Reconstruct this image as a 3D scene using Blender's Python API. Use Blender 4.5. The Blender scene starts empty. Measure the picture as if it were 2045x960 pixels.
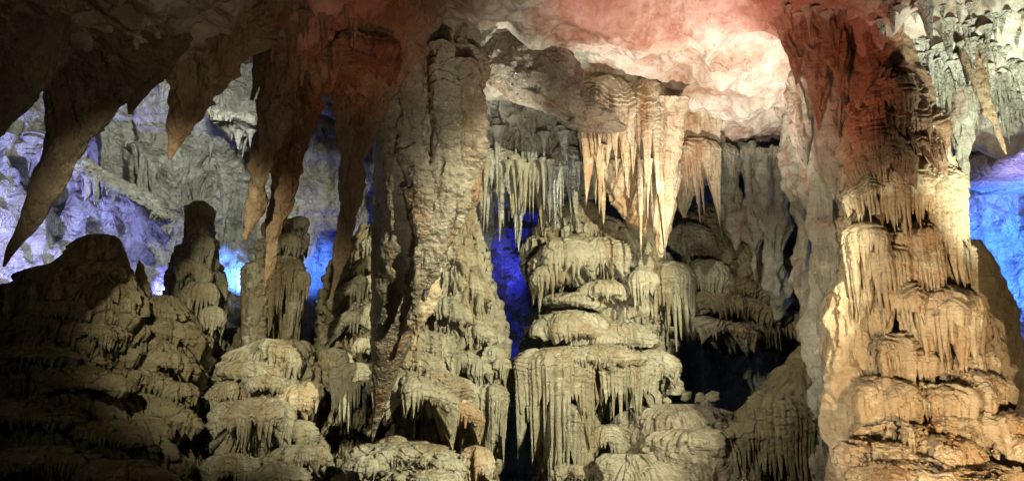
import bpy, math, random
import numpy as np
from mathutils import Vector

# ------------------------------------------------------------------ camera, world, exposure, lamps
PITCH = math.radians(12.0)
FPX = 1600.0                      # focal length in pixels of the 2045 px wide photograph
CAMZ = 1.7
scn = bpy.context.scene
cam_d = bpy.data.cameras.new('camera'); cam_d.sensor_width = 36.0
cam_d.lens = 36.0 * FPX / 2045.0; cam_d.clip_end = 400.0; cam_d.clip_start = 0.05
cam = bpy.data.objects.new('camera', cam_d); scn.collection.objects.link(cam)
cam.location = (0, 0, CAMZ); cam.rotation_euler = (math.pi / 2 + PITCH, 0, 0)
scn.camera = cam
world = bpy.data.worlds.new('World'); scn.world = world; world.use_nodes = True
bg = world.node_tree.nodes['Background']; bg.inputs[0].default_value = (0.55, 0.6, 0.5, 1); bg.inputs[1].default_value = 0.006
scn.view_settings.view_transform = 'Standard'; scn.view_settings.look = 'None'
scn.view_settings.exposure = 0.3; scn.view_settings.gamma = 1.0
scn.cycles.use_denoising = True
scn.cycles.max_bounces = 5; scn.cycles.diffuse_bounces = 2; scn.cycles.glossy_bounces = 2
scn.cycles.sample_clamp_indirect = 4.0

FW = np.array([0, math.cos(PITCH), math.sin(PITCH)]); UP = np.array([0, -math.sin(PITCH), math.cos(PITCH)])


def P(px, py, d):
    px = np.asarray(px, float); py = np.asarray(py, float); d = np.asarray(d, float)
    x = (px - 1022.5) / FPX * d; u = (480.0 - py) / FPX * d
    return np.stack([x + 0 * u, d * FW[1] + u * UP[1] + 0 * x, CAMZ + d * FW[2] + u * UP[2] + 0 * x], -1)


def spot(name, src, dst, power, col, cone=60, blend=0.6, size=0.1):
    L = bpy.data.lights.new(name, 'SPOT'); L.energy = power; L.color = col
    L.spot_size = math.radians(cone); L.spot_blend = blend; L.shadow_soft_size = size
    o = bpy.data.objects.new(name, L); scn.collection.objects.link(o)
    s = Vector(P(*src)); t = Vector(P(*dst)); o.location = s
    o.rotation_euler = (t - s).to_track_quat('-Z', 'Y').to_euler()
    return o


def lamp(name, src, power, col, size=0.15):
    L = bpy.data.lights.new(name, 'POINT'); L.energy = power; L.color = col; L.shadow_soft_size = size
    o = bpy.data.objects.new(name, L); scn.collection.objects.link(o); o.location = Vector(P(*src))
    return o


# show-cave floodlights and unseen added fills, hidden between the formations or outside the frame
spot('flood_or_fill_lamp', (3150, -400, 3.4), (930, 720, 14), 6600, (1.0, 0.96, 0.70), 41, 0.5, 0.08)
spot('flood_or_fill_lamp', (1500, 1700, 2.6), (1180, 230, 14), 1500, (1.0, 0.94, 0.76), 44, 0.8, 0.08)
spot('flood_or_fill_lamp', (-1500, 300, 3.0), (520, 760, 12), 60, (1.0, 0.86, 0.56), 44, 0.8, 0.10)  # weak unseen fill added on the left
spot('flood_or_fill_lamp', (-500, -350, 2.8), (540, 700, 13), 2700, (1.0, 0.94, 0.66), 29, 1.0, 0.06)  # unseen fill added to lift the left mounds
spot('flood_or_fill_lamp', (750, 1200, 4.2), (1880, 620, 9.5), 1500, (1.0, 0.84, 0.62), 38, 0.7, 0.04)
spot('flood_or_fill_lamp', (2500, 1300, 4.6), (1950, 800, 8.8), 800, (1.0, 0.72, 0.42), 70, 0.9, 0.06)
spot('flood_or_fill_lamp', (-300, -250, 4.0), (1450, 760, 13.8), 2900, (1.0, 0.95, 0.74), 30, 0.8, 0.08)  # unseen fill added for the ledge and the bank below it
# ceiling up-lights
spot('ceiling_lamp', (1400, 600, 10.5), (1400, 110, 12.2), 860, (1.0, 0.85, 0.72), 85, 0.9, 0.10)
spot('ceiling_lamp', (1380, 520, 7.6), (1330, -60, 10.0), 420, (1.0, 0.16, 0.12), 55, 0.9, 0.10)
spot('ceiling_lamp', (1500, 420, 7.8), (1660, 80, 10.2), 170, (1.0, 0.40, 0.26), 60, 0.9, 0.10)
spot('ceiling_lamp', (900, 420, 6.8), (720, 50, 9.2), 60, (1.0, 0.34, 0.22), 42, 0.9, 0.08)
spot('ceiling_lamp', (1010, 430, 11.6), (925, 40, 12.4), 520, (0.95, 1.0, 0.84), 90, 0.9, 0.1)
spot('ceiling_lamp', (2250, 700, 7.0), (1930, 100, 10.4), 1500, (0.93, 1.0, 0.80), 60, 0.9, 0.1)
spot('ceiling_lamp', (1110, 520, 12.6), (1125, 290, 14.0), 70, (0.8, 0.92, 1.0), 34, 0.9, 0.05)
# cool light on the far left wall, blue lamps in the far chambers
spot('wall_lamp', (430, 150, 13.6), (290, 330, 18.6), 950, (0.90, 0.93, 0.86), 90, 0.9, 0.12)
spot('flood_or_fill_lamp', (700, 500, 2.2), (430, 110, 8), 170, (1.0, 0.80, 0.56), 60, 0.9, 0.08)  # weak warm fill added in front of the upper left stalactites
spot('blue_lamp', (-260, 640, 12.4), (30, 400, 17), 3000, (0.32, 0.34, 1.0), 70, 0.8, 0.1)
spot('blue_lamp', (150, 700, 14.0), (60, 540, 18), 420, (0.75, 0.78, 1.0), 60, 0.8, 0.2)
for _p, _e, _c in (((325, 520), 700, (0.14, 0.16, 1.0)), ((472, 515), 2000, (0.08, 0.24, 1.0)), ((640, 540), 1200, (0.06, 0.18, 1.0))):
    spot('blue_lamp', (_p[0], _p[1] + 90, 17.2), (_p[0], _p[1], 19.4), _e, _c, 34, 0.8, 0.05)
spot('blue_lamp', (690, 640, 17.2), (700, 400, 19.4), 130, (0.05, 0.06, 1.0), 70, 0.8, 0.1)
spot('blue_lamp', (1010, 740, 18.0), (1020, 480, 20), 420, (0.03, 0.04, 1.0), 32, 0.8, 0.1)
spot('blue_lamp', (1015, 900, 17.6), (1010, 620, 20), 160, (0.03, 0.04, 1.0), 26, 0.8, 0.1)
lamp('blue_lamp', (965, 570, 16.2), 14, (0.3, 0.5, 1.0))
spot('blue_lamp', (1035, 640, 18.6), (1020, 500, 20), 160, (0.03, 0.04, 1.0), 30, 0.8, 0.1)
spot('blue_lamp', (1580, 600, 15.0), (1590, 430, 18.0), 120, (0.25, 0.25, 1.0), 30, 0.8, 0.1)
spot('blue_lamp', (2280, 560, 12.8), (1990, 450, 16.3), 3000, (0.04, 0.17, 1.0), 90, 0.7, 0.08)
spot('blue_lamp', (2180, 420, 12.2), (1990, 290, 15.5), 600, (0.40, 0.34, 1.0), 55, 0.8, 0.15)

# ------------------------------------------------------------------ numpy noise
_rs = np.random.RandomState(11)
TAB = _rs.rand(65536).astype(np.float32)


def vnoise(p, seed=0):
    """value noise 0..1, p: (...,3)"""
    f = np.floor(p); w = (p - f).astype(np.float32); i = f.astype(np.int64)
    w = w * w * w * (w * (w * 6 - 15) + 10)
    hx = [(i[..., 0] + k) * 73856093 for k in (0, 1)]
    hy = [(i[..., 1] + k) * 19349663 for k in (0, 1)]
    hz = [(i[..., 2] + k) * 83492791 + seed * 7919 for k in (0, 1)]

    def T(a, b, c):
        h = hx[a] ^ hy[b] ^ hz[c]
        return TAB[(h ^ (h >> 15)) & 65535]
    x, y, z = w[..., 0], w[..., 1], w[..., 2]
    c00 = T(0, 0, 0) * (1 - x) + T(1, 0, 0) * x; c10 = T(0, 1, 0) * (1 - x) + T(1, 1, 0) * x
    c01 = T(0, 0, 1) * (1 - x) + T(1, 0, 1) * x; c11 = T(0, 1, 1) * (1 - x) + T(1, 1, 1) * x
    return (c00 * (1 - y) + c10 * y) * (1 - z) + (c01 * (1 - y) + c11 * y) * z


def fbm(p, freq, octv=4, seed=0, stretch=(1, 1, 1), gain=0.5):
    """-1..1"""
    s = np.zeros(p.shape[:-1], np.float32); a = 1.0; tot = 0; q = p * np.array(stretch) * freq
    for o in range(octv):
        s += a * (vnoise(q, seed + o * 13) * 2 - 1); tot += a; a *= gain; q = q * 2.03 + 17.3
    return s / tot * 1.6


def hash2(i, k, seed=0):
    h = (i.astype(np.int64) * 374761393) ^ (np.asarray(k).astype(np.int64) * 668265263) ^ (seed * 974711)
    return TAB[(h ^ (h >> 13)) & 65535]


def crom(xs, ys, x):
    xs = np.asarray(xs, float); ys = np.asarray(ys, float)
    n = len(xs)
    if n < 3: return np.interp(x, xs, ys)
    dl = np.diff(ys) / np.diff(xs)
    m = np.empty(n); m[0] = dl[0]; m[-1] = dl[-1]
    for i in range(1, n - 1):
        m[i] = 0 if dl[i - 1] * dl[i] <= 0 else 2 * dl[i - 1] * dl[i] / (dl[i - 1] + dl[i])
    j = np.clip(np.searchsorted(xs, x) - 1, 0, n - 2); h = xs[j + 1] - xs[j]; t = np.clip((x - xs[j]) / h, 0, 1)
    return ((2 * t**3 - 3 * t**2 + 1) * ys[j] + (t**3 - 2 * t**2 + t) * h * m[j] +
            (-2 * t**3 + 3 * t**2) * ys[j + 1] + (t**3 - t**2) * h * m[j + 1])


# ------------------------------------------------------------------ mesh helpers
def grid_mesh(name, G, wrap):
    nt, nu = G.shape[:2]
    me = bpy.data.meshes.new(name)
    me.vertices.add(nt * nu); me.vertices.foreach_set('co', G.reshape(-1).astype(np.float32))
    a = np.arange(nt * nu).reshape(nt, nu)
    if wrap: b = np.roll(a, -1, 1)
    else: b = a[:, 1:]; a = a[:, :-1]
    q = np.stack([a[:-1], b[:-1], b[1:], a[1:]], -1).reshape(-1, 4)
    if wrap: q = q[:, ::-1]
    n = len(q)
    me.loops.add(n * 4); me.loops.foreach_set('vertex_index', q.reshape(-1).astype(np.int32))
    me.polygons.add(n); me.polygons.foreach_set('loop_start', np.arange(0, n * 4, 4, dtype=np.int32))
    me.polygons.foreach_set('loop_total', np.full(n, 4, np.int32))
    me.polygons.foreach_set('use_smooth', np.ones(n, bool))
    me.update(); me.validate()
    return me


def gnormals(G, wrap):
    if wrap: du = np.roll(G, -1, 1) - np.roll(G, 1, 1)
    else: du = np.gradient(G, axis=1)
    dt = np.gradient(G, axis=0)
    n = np.cross(du, dt); l = np.linalg.norm(n, axis=-1, keepdims=True)
    return n / np.maximum(l, 1e-9)


def link(name, G, wrap, mat, parent=None):
    origin = np.array(parent.location) if parent is not None else G.reshape(-1, 3).mean(0)
    me = grid_mesh(name, G - origin, wrap)
    me.materials.append(mat)
    o = bpy.data.objects.new(name, me); scn.collection.objects.link(o)
    if parent is not None: o.parent = parent
    else: o.location = origin
    return o


def tag(o, label, cat, group=None):
    o['label'] = label; o['category'] = cat
    if group: o['group'] = group
    return o


def root(name, pt, label, cat, group=None):
    o = bpy.data.objects.new(name, None); scn.collection.objects.link(o); o.location = Vector(pt)
    o.empty_display_size = 0.2
    return tag(o, label, cat, group)


RES = 2.3   # px of the 2045 px photograph per mesh edge


def tiers(th, h, Rh, tier):
    """stacked flowstone tiers -> outward offset, drop. h: metres downwards, Rh: mean radius per row"""
    Ht = tier['H']; amp = tier['amp']; L = tier['L']; tw = tier['tw']; sd = tier.get('seed', 0)
    lob = tier.get('lobes', 5); wv = tier.get('wave', 0.5)
    c, s = np.cos(th), np.sin(th)
    q = np.stack([c * lob / 2, s * lob / 2, h / Ht * 0.45], -1)
    ph = h / Ht + wv * (fbm(q, 1.0, 2, sd + 3)) + 0.35 * fbm(q, 3.1, 2, sd + 4)
    ph = ph + np.sin(h / Ht * 0.9 + sd) * 0.3
    k = np.floor(ph); f = ph - k
    a, b = 0.5, 0.90
    nt = np.maximum(6, np.round(2 * np.pi * float(np.mean(Rh)) / tw))
    sa = (th / (2 * np.pi)) % 1.0 * nt + hash2(k, k * 0 + 1, sd) * 7 + 0.35 * fbm(np.stack([c * 9, s * 9, h * 1.2], -1), 1.0, 2, sd + 8)
    i = np.floor(sa); g = sa - i
    tooth = 1 - np.abs(2 * g - 1) ** 1.3
    ln = hash2(i, k, sd + 1) ** 1.3 * tooth
    big = np.clip(fbm(np.stack([c * lob, s * lob, k * 3.7], -1), 1.0, 2, sd + 9) + 0.75, 0.12, 1.5)
    A = amp * big
    top = np.sin(np.pi / 2 * np.clip(f / a, 0, 1)) ** 0.9
    fr = np.clip((f - a) / (b - a), 0, 1); un = np.clip((f - b) / (1 - b), 0, 1)
    out = A * (top - 0.18 * fr - 1.0 * un) - np.minimum(0.7 * tw, A * 0.8) * np.clip(f / a * 1.5 - 0.7, 0, 1) * (1 - tooth) * (1 - un)
    out = out + 0.25 * A * fbm(np.stack([c * lob * 2.2, s * lob * 2.2, k * 1.7], -1), 1.0, 2, sd + 12) * top * (1 - un)
    out += 0.05 * A * fr * (hash2(i, k, sd + 2) - .5) * 2
    drop = L * big * (0.15 + ln) * fr ** 1.0 * (1 - un ** 1.5)
    return out, drop


def rev(rows, d, ratio=0.8, tier=None, rough=0.03, rfreq=1.5, flute=0.0, ffreq=4.0, ring=0.0, ringf=6.0,
        res=None, seed=0, lump=0.0, lfreq=0.8, squash=2.0, fz=0.12, crust=0.018):
    """rock body traced by rows (py, left px, right px[, depth]); closed, real depth"""
    res = res or RES
    py = np.array([r[0] for r in rows], float); xl = np.array([r[1] for r in rows], float); xr = np.array([r[2] for r in rows], float)
    dd = np.array([(r[3] if len(r) > 3 else d) for r in rows], float)
    nt = int(max(12, (py[-1] - py[0]) / res * (1.25 if tier else 1.0))); mw = float(np.max(xr - xl))
    nt = min(nt, 520)
    nu = int(np.clip(np.pi * mw / res * 0.75, 20, 620))
    t = np.linspace(py[0], py[-1], nt)
    L = crom(py, xl, t); R = crom(py, xr, t); D = crom(py, dd, t)
    cen = P((L + R) / 2, t, D); W = np.maximum((R - L) / 2, 0.3) / FPX * D
    u = np.linspace(0, 2 * np.pi, nu, endpoint=False); th = u - 0.4 * np.cos(u)
    TH = np.broadcast_to(th, (nt, nu)); c, s = np.cos(TH), np.sin(TH)
    if squash != 2.0:
        k = (np.abs(c) ** squash + np.abs(s) ** squash) ** (-1 / squash); c = c * k; s = s * k
    Wd = W * ratio
    hh = np.broadcast_to((cen[0, 2] - cen[:, 2])[:, None], (nt, nu)).copy()
    out = np.zeros((nt, nu)); drop = np.zeros((nt, nu))
    if tier:
        out, drop = tiers(TH, hh, np.interp(hh, hh[:, 0], W), tier)
        out = out * np.clip(W / (0.5 * W.max()), 0.15, 1)[:, None]
        drop = drop * np.clip(W / (0.4 * W.max()), 0.2, 1)[:, None]
    G = np.empty((nt, nu, 3))
    G[..., 0] = cen[:, None, 0] + (W[:, None] + out) * c
    G[..., 1] = cen[:, None, 1] + (Wd[:, None] + out) * s
    G[..., 2] = cen[:, None, 2] - drop
    wscale = np.clip(W / (0.35 * W.max()), 0.03, 1)[:, None]
    N = np.stack([np.cos(TH), np.sin(TH), 0 * c], -1)
    e = np.zeros((nt, nu))
    if lump: e += lump * fbm(G, lfreq, 3, seed + 21)
    e += crust * fbm(G, 7.0, 3, seed + 23, gain=0.6)
    if rough: e += rough * fbm(G, rfreq, 5, seed + 31, gain=0.55)
    if flute:
        r = 1 - np.abs(fbm(G, ffreq, 2, seed + 41, (1, 1, fz)))
        e += flute * (r - 0.6)
        e += 0.45 * flute * (0.5 - np.abs(fbm(G, ffreq * 2.9, 2, seed + 43, (1, 1, fz))))
    if ring:
        ph = G[..., 2] * ringf + 1.5 * fbm(G, 2.0, 3, seed + 51)
        fr = ph - np.floor(ph); e += ring * (fr ** 1.5 - 0.5) * (0.5 + 0.5 * fbm(G, 1.2, 2, seed + 52))
    G = G + N * (e * wscale)[..., None]
    # close both ends
    G = np.concatenate([np.broadcast_to(G[:1].mean(1, keepdims=True), (1, nu, 3)), G, np.broadcast_to(G[-1:].mean(1, keepdims=True), (1, nu, 3))], 0)
    return G


def cap(cx, top, lip, half, fringe, d, tw=9, ratio=0.8, tilt=0.0, seed=0, rough=0.035, back=0.0, res=None, sharp=1.3, flat=0.8, lobe=0.3, minl=0.12, rag=1.3):
    """domed flowstone shelf with a fringe of drips hanging from its lip. All lengths in px at depth d"""
    res = res or 1.4
    m = d / FPX; fringe = fringe * 1.25; C = P(cx, top, d); Wm = half * m; Hm = (lip - top) * m; Lm = fringe * m; tws = tw * m
    na = int(max(10, (half * 0.8 + (lip - top)) / res)); nb = int(max(8, fringe / res * 1.3)); nc = 8
    f = np.concatenate([np.linspace(0.02, 1, na, endpoint=False), 1 + np.linspace(0, 1, nb, endpoint=False), 2 + np.linspace(0, 1, nc)])
    nu = int(np.clip(np.pi * half * 2 / res * 0.8, 36, 640))
    u = np.linspace(0, 2 * np.pi, nu, endpoint=False); th = u - 0.4 * np.cos(u)
    TH, F = np.meshgrid(th, f)
    c, s = np.cos(TH), np.sin(TH)
    nteeth = max(7, round(2 * np.pi * Wm / tws))
    base = TH / (2 * np.pi) % 1.0 * nteeth
    sa = base + 0.45 * fbm(np.stack([c * 4, s * 4, F * 0 + seed], -1), 1.0, 2, seed + 5)
    i = np.floor(sa) % nteeth; g = sa - np.floor(sa)
    tooth = 1 - np.abs(2 * g - 1) ** sharp
    env = np.clip(0.75 + 0.8 * fbm(np.stack([c * 1.6, s * 1.6, 0 * c + seed * 3.1], -1), 1.0, 3, seed + 6), 0.2, 1.25)
    ln = minl + (0.15 + 0.85 * hash2(i, i * 0, seed) ** rag) * tooth
    ln = ln * env
    A = np.clip(F, 0, 1); Bf = np.clip(F - 1, 0, 1); Cf = np.clip(F - 2, 0, 1)
    dome = np.sin(np.pi / 2 * A) ** flat
    lob = 1 + lobe * fbm(np.stack([c * 1.9, s * 1.9, 0 * c + seed], -1), 1.0, 3, seed + 7)
    r = Wm * lob * (dome * (1 - 0.06 * Bf) - 0.6 * Cf)
    r = r - tws * 0.75 * (1 - tooth) * np.clip(A * 2.0 - 1.0, 0, 1) * (1 - Cf) * (0.45 + 0.55 * Bf) * 1.2
    r = r - tws * 0.5 * Bf * tooth
    z = -Hm * (1 - np.cos(np.pi / 2 * A)) ** 1.0 - Lm * ln * Bf * (1 - Cf)
    G = np.empty(TH.shape + (3,))
    G[..., 0] = C[0] + r * c; G[..., 1] = C[1] + (r * ratio) * s + back * m; G[..., 2] = C[2] + z
    G[..., 2] -= tilt * (G[..., 0] - C[0])
    N = gnormals(G, True)
    e = rough * fbm(G, 2.6, 6, seed + 61, gain=0.65) + 1.6 * rough * fbm(G, 1.3, 2, seed + 64)
    ph = G[..., 2] * 9 + 2.2 * fbm(G, 1.8, 3, seed + 62); fr = ph - np.floor(ph)
    e += 0.045 * (fr - 0.5) * (1 - Bf) * np.clip(A * 3, 0, 1)
    G = G + N * (e * (1 - 0.8 * Bf) * (1 - 0.35 * A) * np.clip(half / 60, 0.35, 1))[..., None]
    G = np.concatenate([np.broadcast_to(G[:1].mean(1, keepdims=True), (1, nu, 3)), G, np.broadcast_to(G[-1:].mean(1, keepdims=True), (1, nu, 3))], 0)
    return G


def sheet(cols, nu, nt, rough=0.1, rfreq=0.6, flute=0.0, ffreq=2.0, fz=0.15, seed=0, fmask=None, scal=0.0):
    """smooth surface through columns [(px, [(py, d), ...]), ...]"""
    xs = np.array([c[0] for c in cols], float); k = len(cols[0][1]); kk = np.arange(k)
    T = np.linspace(0, k - 1, nt); U = np.linspace(xs[0], xs[-1], nu)
    PY = np.array([crom(kk, [r[0] for r in c[1]], T) for c in cols]); DD = np.array([crom(kk, [r[1] for r in c[1]], T) for c in cols])
    py = np.array([crom(xs, PY[:, j], U) for j in range(nt)]); dd = np.array([crom(xs, DD[:, j], U) for j in range(nt)])
    G = P(np.broadcast_to(U, py.shape), py, dd)
    N = gnormals(G, False)
    view = np.array([0, 0, CAMZ]) - G
    N *= np.sign((N * view).sum(-1, keepdims=True).mean() or 1)
    e = rough * fbm(G, rfreq, 7, seed + 71, gain=0.58)
    if flute:
        r = 1 - np.abs(fbm(G, ffreq, 3, seed + 72, (1, 1, fz))) * 1.3
        m = 1.0 if fmask is None else fmask(np.broadcast_to(U, py.shape), py)
        e = e + flute * r * m
    if scal: e = e + scal * (1 - np.abs(fbm(G, 0.9, 3, seed + 73)))
    return G + N * e[..., None]


STAINS = [(tuple(P(1640, 40, 9.8)), 1.3), (tuple(P(690, 60, 9.2)), 2.4), (tuple(P(1360, 40, 10.6)), 0.5), (tuple(P(1470, 195, 13.3)), 0.45)]
# ------------------------------------------------------------------ materials
def calcite(name, a, b, stain, stain_amt=0.35, rough=0.32, streak=0.12, bump=1.0, band=0.3, fl=0.4, scale=1.0, spec=0.6, coarse=0.0, dark_left=False):
    m = bpy.data.materials.new(name); m.use_nodes = True; nt = m.node_tree; n = nt.nodes; l = nt.links
    bs = n['Principled BSDF']; geo = n.new('ShaderNodeNewGeometry')

    def mapp(sc):
        mp = n.new('ShaderNodeVectorMath'); mp.operation = 'MULTIPLY'; mp.inputs[1].default_value = sc
        l.new(geo.outputs['Position'], mp.inputs[0]); return mp.outputs[0]

    def noise(vec, s, det=6, ro=0.6, dist=0.0):
        t = n.new('ShaderNodeTexNoise'); t.inputs['Scale'].default_value = s; t.inputs['Detail'].default_value = det
        t.inputs['Roughness'].default_value = ro; t.inputs['Distortion'].default_value = dist
        l.new(vec, t.inputs['Vector']); return t.outputs['Fac']

    def ramp(fac, p0, p1, c0=(0, 0, 0, 1), c1=(1, 1, 1, 1)):
        r = n.new('ShaderNodeValToRGB'); r.color_ramp.elements[0].position = p0; r.color_ramp.elements[1].position = p1
        r.color_ramp.elements[0].color = c0; r.color_ramp.elements[1].color = c1; l.new(fac, r.inputs[0]); return r.outputs[0]

    def mix(fac, c1, c2):
        x = n.new('ShaderNodeMix'); x.data_type = 'RGBA'
        if isinstance(fac, float): x.inputs[0].default_value = fac
        else: l.new(fac, x.inputs[0])
        for s_, v in ((6, c1), (7, c2)):
            if isinstance(v, tuple): x.inputs[s_].default_value = (*v, 1)
            else: l.new(v, x.inputs[s_])
        return x.outputs[2]

    def math_(op, x, y):
        q = n.new('ShaderNodeMath'); q.operation = op
        for k_, v in ((0, x), (1, y)):
            if isinstance(v, (int, float)): q.inputs[k_].default_value = v
            else: l.new(v, q.inputs[k_])
        return q.outputs[0]
    pos = mapp((1, 1, 1)); vert = mapp((1, 1, streak))
    col = mix(ramp(noise(pos, 0.9 * scale, 7), 0.36, 0.64), a, b)
    col = mix(math_('MULTIPLY', ramp(noise(vert, 2.1 * scale * (0.6 if dark_left else 1), 6, 0.65, 0.4), 0.47, 0.62), stain_amt), col, stain)
    col = mix(math_('MULTIPLY', ramp(noise(pos, 9.0, 5, 0.7), 0.52, 0.72), 0.5), col, tuple(v * 0.45 for v in a))
    col = mix(math_('MULTIPLY', ramp(noise(pos, 3.3, 6, 0.7), 0.55, 0.70), 0.6), col, tuple(min(0.8, v * 1.55 + 0.04) for v in b))
    if dark_left:     # iron stains in the roof round the roots of the rust coloured formations
        for c_, r_ in STAINS:
            vd = n.new('ShaderNodeVectorMath'); vd.operation = 'DISTANCE'; l.new(pos, vd.inputs[0]); vd.inputs[1].default_value = c_
            dn = math_('ADD', math_('MULTIPLY', vd.outputs['Value'], 1.0 / r_), math_('MULTIPLY', noise(pos, 1.6, 6, 0.65), 1.5))
            col = mix(ramp(dn, 1.25, 1.75, (1, 1, 1, 1), (0, 0, 0, 1)) if False else math_('MULTIPLY', math_('SUBTRACT', 1.0, ramp(math_('MULTIPLY', dn, 0.5), 0.62, 0.86)), 0.8), col, (0.27, 0.10, 0.06))
    if dark_left:     # dark brown towards the left end of the roof, its lack of light painted in
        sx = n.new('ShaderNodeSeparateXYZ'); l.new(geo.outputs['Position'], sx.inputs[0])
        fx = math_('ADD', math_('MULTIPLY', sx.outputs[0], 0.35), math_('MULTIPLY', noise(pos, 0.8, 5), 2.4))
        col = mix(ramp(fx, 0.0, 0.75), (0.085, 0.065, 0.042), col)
    l.new(col, bs.inputs['Base Color'])
    rr = ramp(noise(pos, 4.0, 4), 0.3, 0.7, (rough - 0.15,) * 3 + (1,), (min(1, rough + 0.2),) * 3 + (1,))
    l.new(rr, bs.inputs['Roughness']); bs.inputs['Specular IOR Level'].default_value = spec
    # fine relief: pitted crust, drip flutes, wavy micro terraces
    h = math_('MULTIPLY', noise(pos, 13.0, 8, 0.68), 0.6)
    h = math_('ADD', h, math_('MULTIPLY', noise(mapp((1, 1, 0.10)), 11.0, 4, 0.6), fl))
    if coarse:
        h = math_('ADD', h, math_('MULTIPLY', noise(pos, 3.2, 7, 0.62, 0.6), coarse * 2.4))
        h = math_('ADD', h, math_('MULTIPLY', ramp(noise(pos, 1.9, 5, 0.6, 1.0), 0.47, 0.50), coarse * 0.5))
    w = n.new('ShaderNodeTexWave'); w.bands_direction = 'Z'; w.wave_profile = 'SAW'
    w.inputs['Scale'].default_value = 2.3; w.inputs['Distortion'].default_value = 9.0; w.inputs['Detail'].default_value = 4
    w.inputs['Detail Scale'].default_value = 1.1; w.inputs['Detail Roughness'].default_value = 0.65
    l.new(mapp((0.55, 0.55, 1.3)), w.inputs['Vector'])
    h = math_('ADD', h, math_('MULTIPLY', w.outputs['Fac'], band))
    bp = n.new('ShaderNodeBump'); bp.inputs['Strength'].default_value = bump; bp.inputs['Distance'].default_value = 0.10
    l.new(h, bp.inputs['Height']); l.new(bp.outputs[0], bs.inputs['Normal'])
    return m


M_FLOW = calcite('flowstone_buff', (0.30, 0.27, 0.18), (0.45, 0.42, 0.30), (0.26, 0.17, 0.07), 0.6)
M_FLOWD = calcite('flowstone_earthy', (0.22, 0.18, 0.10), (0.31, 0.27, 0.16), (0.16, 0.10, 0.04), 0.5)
M_HONEY = calcite('flowstone_honey', (0.38, 0.29, 0.17), (0.54, 0.46, 0.32), (0.36, 0.17, 0.05), 0.6)
M_BROWN = calcite('stalactite_brown', (0.20, 0.13, 0.07), (0.32, 0.24, 0.15), (0.20, 0.07, 0.025), 0.7, band=0.1, fl=0.7)
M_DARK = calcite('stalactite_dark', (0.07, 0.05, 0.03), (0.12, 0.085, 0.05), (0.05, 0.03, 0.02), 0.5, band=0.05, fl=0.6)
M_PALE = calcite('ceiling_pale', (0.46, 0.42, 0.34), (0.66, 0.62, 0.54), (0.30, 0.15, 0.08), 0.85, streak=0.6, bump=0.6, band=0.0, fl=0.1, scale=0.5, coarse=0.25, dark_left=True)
M_WALL = calcite('wall_grey', (0.40, 0.39, 0.31), (0.52, 0.51, 0.44), (0.24, 0.20, 0.12), 0.6, streak=0.2, bump=1.0, band=0.1, fl=0.8, coarse=1.0)
M_TAN = calcite('curtain_tan', (0.46, 0.37, 0.23), (0.58, 0.50, 0.36), (0.34, 0.15, 0.05), 0.7, streak=0.10, band=0.15, fl=0.6)
M_GREY = calcite('curtain_grey', (0.36, 0.35, 0.27), (0.50, 0.49, 0.40), (0.33, 0.14, 0.07), 0.6, streak=0.10, band=0.1, fl=0.7)
M_ROCK = calcite('bedrock_brown', (0.13, 0.095, 0.065), (0.21, 0.17, 0.12), (0.17, 0.08, 0.05), 0.5, streak=0.8, bump=1.0, band=0.5, fl=0.0, coarse=0.8)
M_GIANT = calcite('stalactite_grey_brown', (0.19, 0.16, 0.11), (0.32, 0.28, 0.20), (0.27, 0.13, 0.06), 0.6, streak=0.15, fl=0.4, band=0.9)
M_CREAM = calcite('calcite_cream', (0.44, 0.42, 0.33), (0.60, 0.58, 0.48), (0.34, 0.24, 0.12), 0.5)
M_RUST = calcite('flowstone_rust', (0.22, 0.12, 0.06), (0.36, 0.24, 0.14), (0.20, 0.06, 0.03), 0.7)
M_SMOOTH = calcite('mud_smooth', (0.22, 0.19, 0.13), (0.32, 0.29, 0.20), (0.16, 0.12, 0.07), 0.5, streak=0.6, bump=0.8, band=0.3, fl=0.0, coarse=0.5)

# ------------------------------------------------------------------ setting
def structure(name, G, mat, wrap=False):
    o = link(name, G, wrap, mat); o['kind'] = 'structure'; return o


ceil_cols = [
    (-700, [(-700, 3), (-150, 4.6), (60, 5.4), (150, 6.0), (60, 8.5), (20, 14), (20, 24)]),
    (-60, [(-700, 3.5), (-120, 5), (20, 5.9), (90, 6.6), (40, 8.8), (40, 14), (60, 22)]),
    (110, [(-700, 4), (-100, 5.5), (0, 6.3), (60, 7.0), (20, 9), (50, 14), (100, 21)]),
    (350, [(-700, 4), (-100, 6), (-20, 6.9), (20, 7.6), (0, 9.5), (40, 14), (80, 20.5)]),
    (560, [(-700, 5), (-110, 7), (-20, 8), (45, 8.9), (0, 11), (60, 14), (100, 20)]),
    (850, [(-700, 6), (-60, 9), (50, 11), (120, 12.5), (150, 14), (190, 16), (210, 19.5)]),
    (1100, [(-700, 6), (-60, 9.5), (60, 11.5), (150, 13), (220, 14.5), (270, 16), (330, 19)]),
    (1350, [(-700, 6), (-60, 9.5), (80, 11.5), (190, 13.5), (250, 14.6), (290, 15.6), (320, 19)]),
    (1550, [(-700, 6), (-60, 9), (80, 11), (200, 13), (280, 14.4), (330, 15.6), (345, 19)]),
    (1750, [(-700, 5), (-60, 8.5), (80, 10), (180, 11.5), (260, 13), (300, 15), (320, 18)]),
    (1950, [(-700, 5), (-60, 8.5), (80, 10), (180, 11.3), (235, 12.8), (250, 15), (260, 18)]),
    (2700, [(-700, 5), (-60, 8), (80, 9.5), (180, 11), (230, 12.8), (240, 15), (250, 19)]),
]
SURF = []


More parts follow.
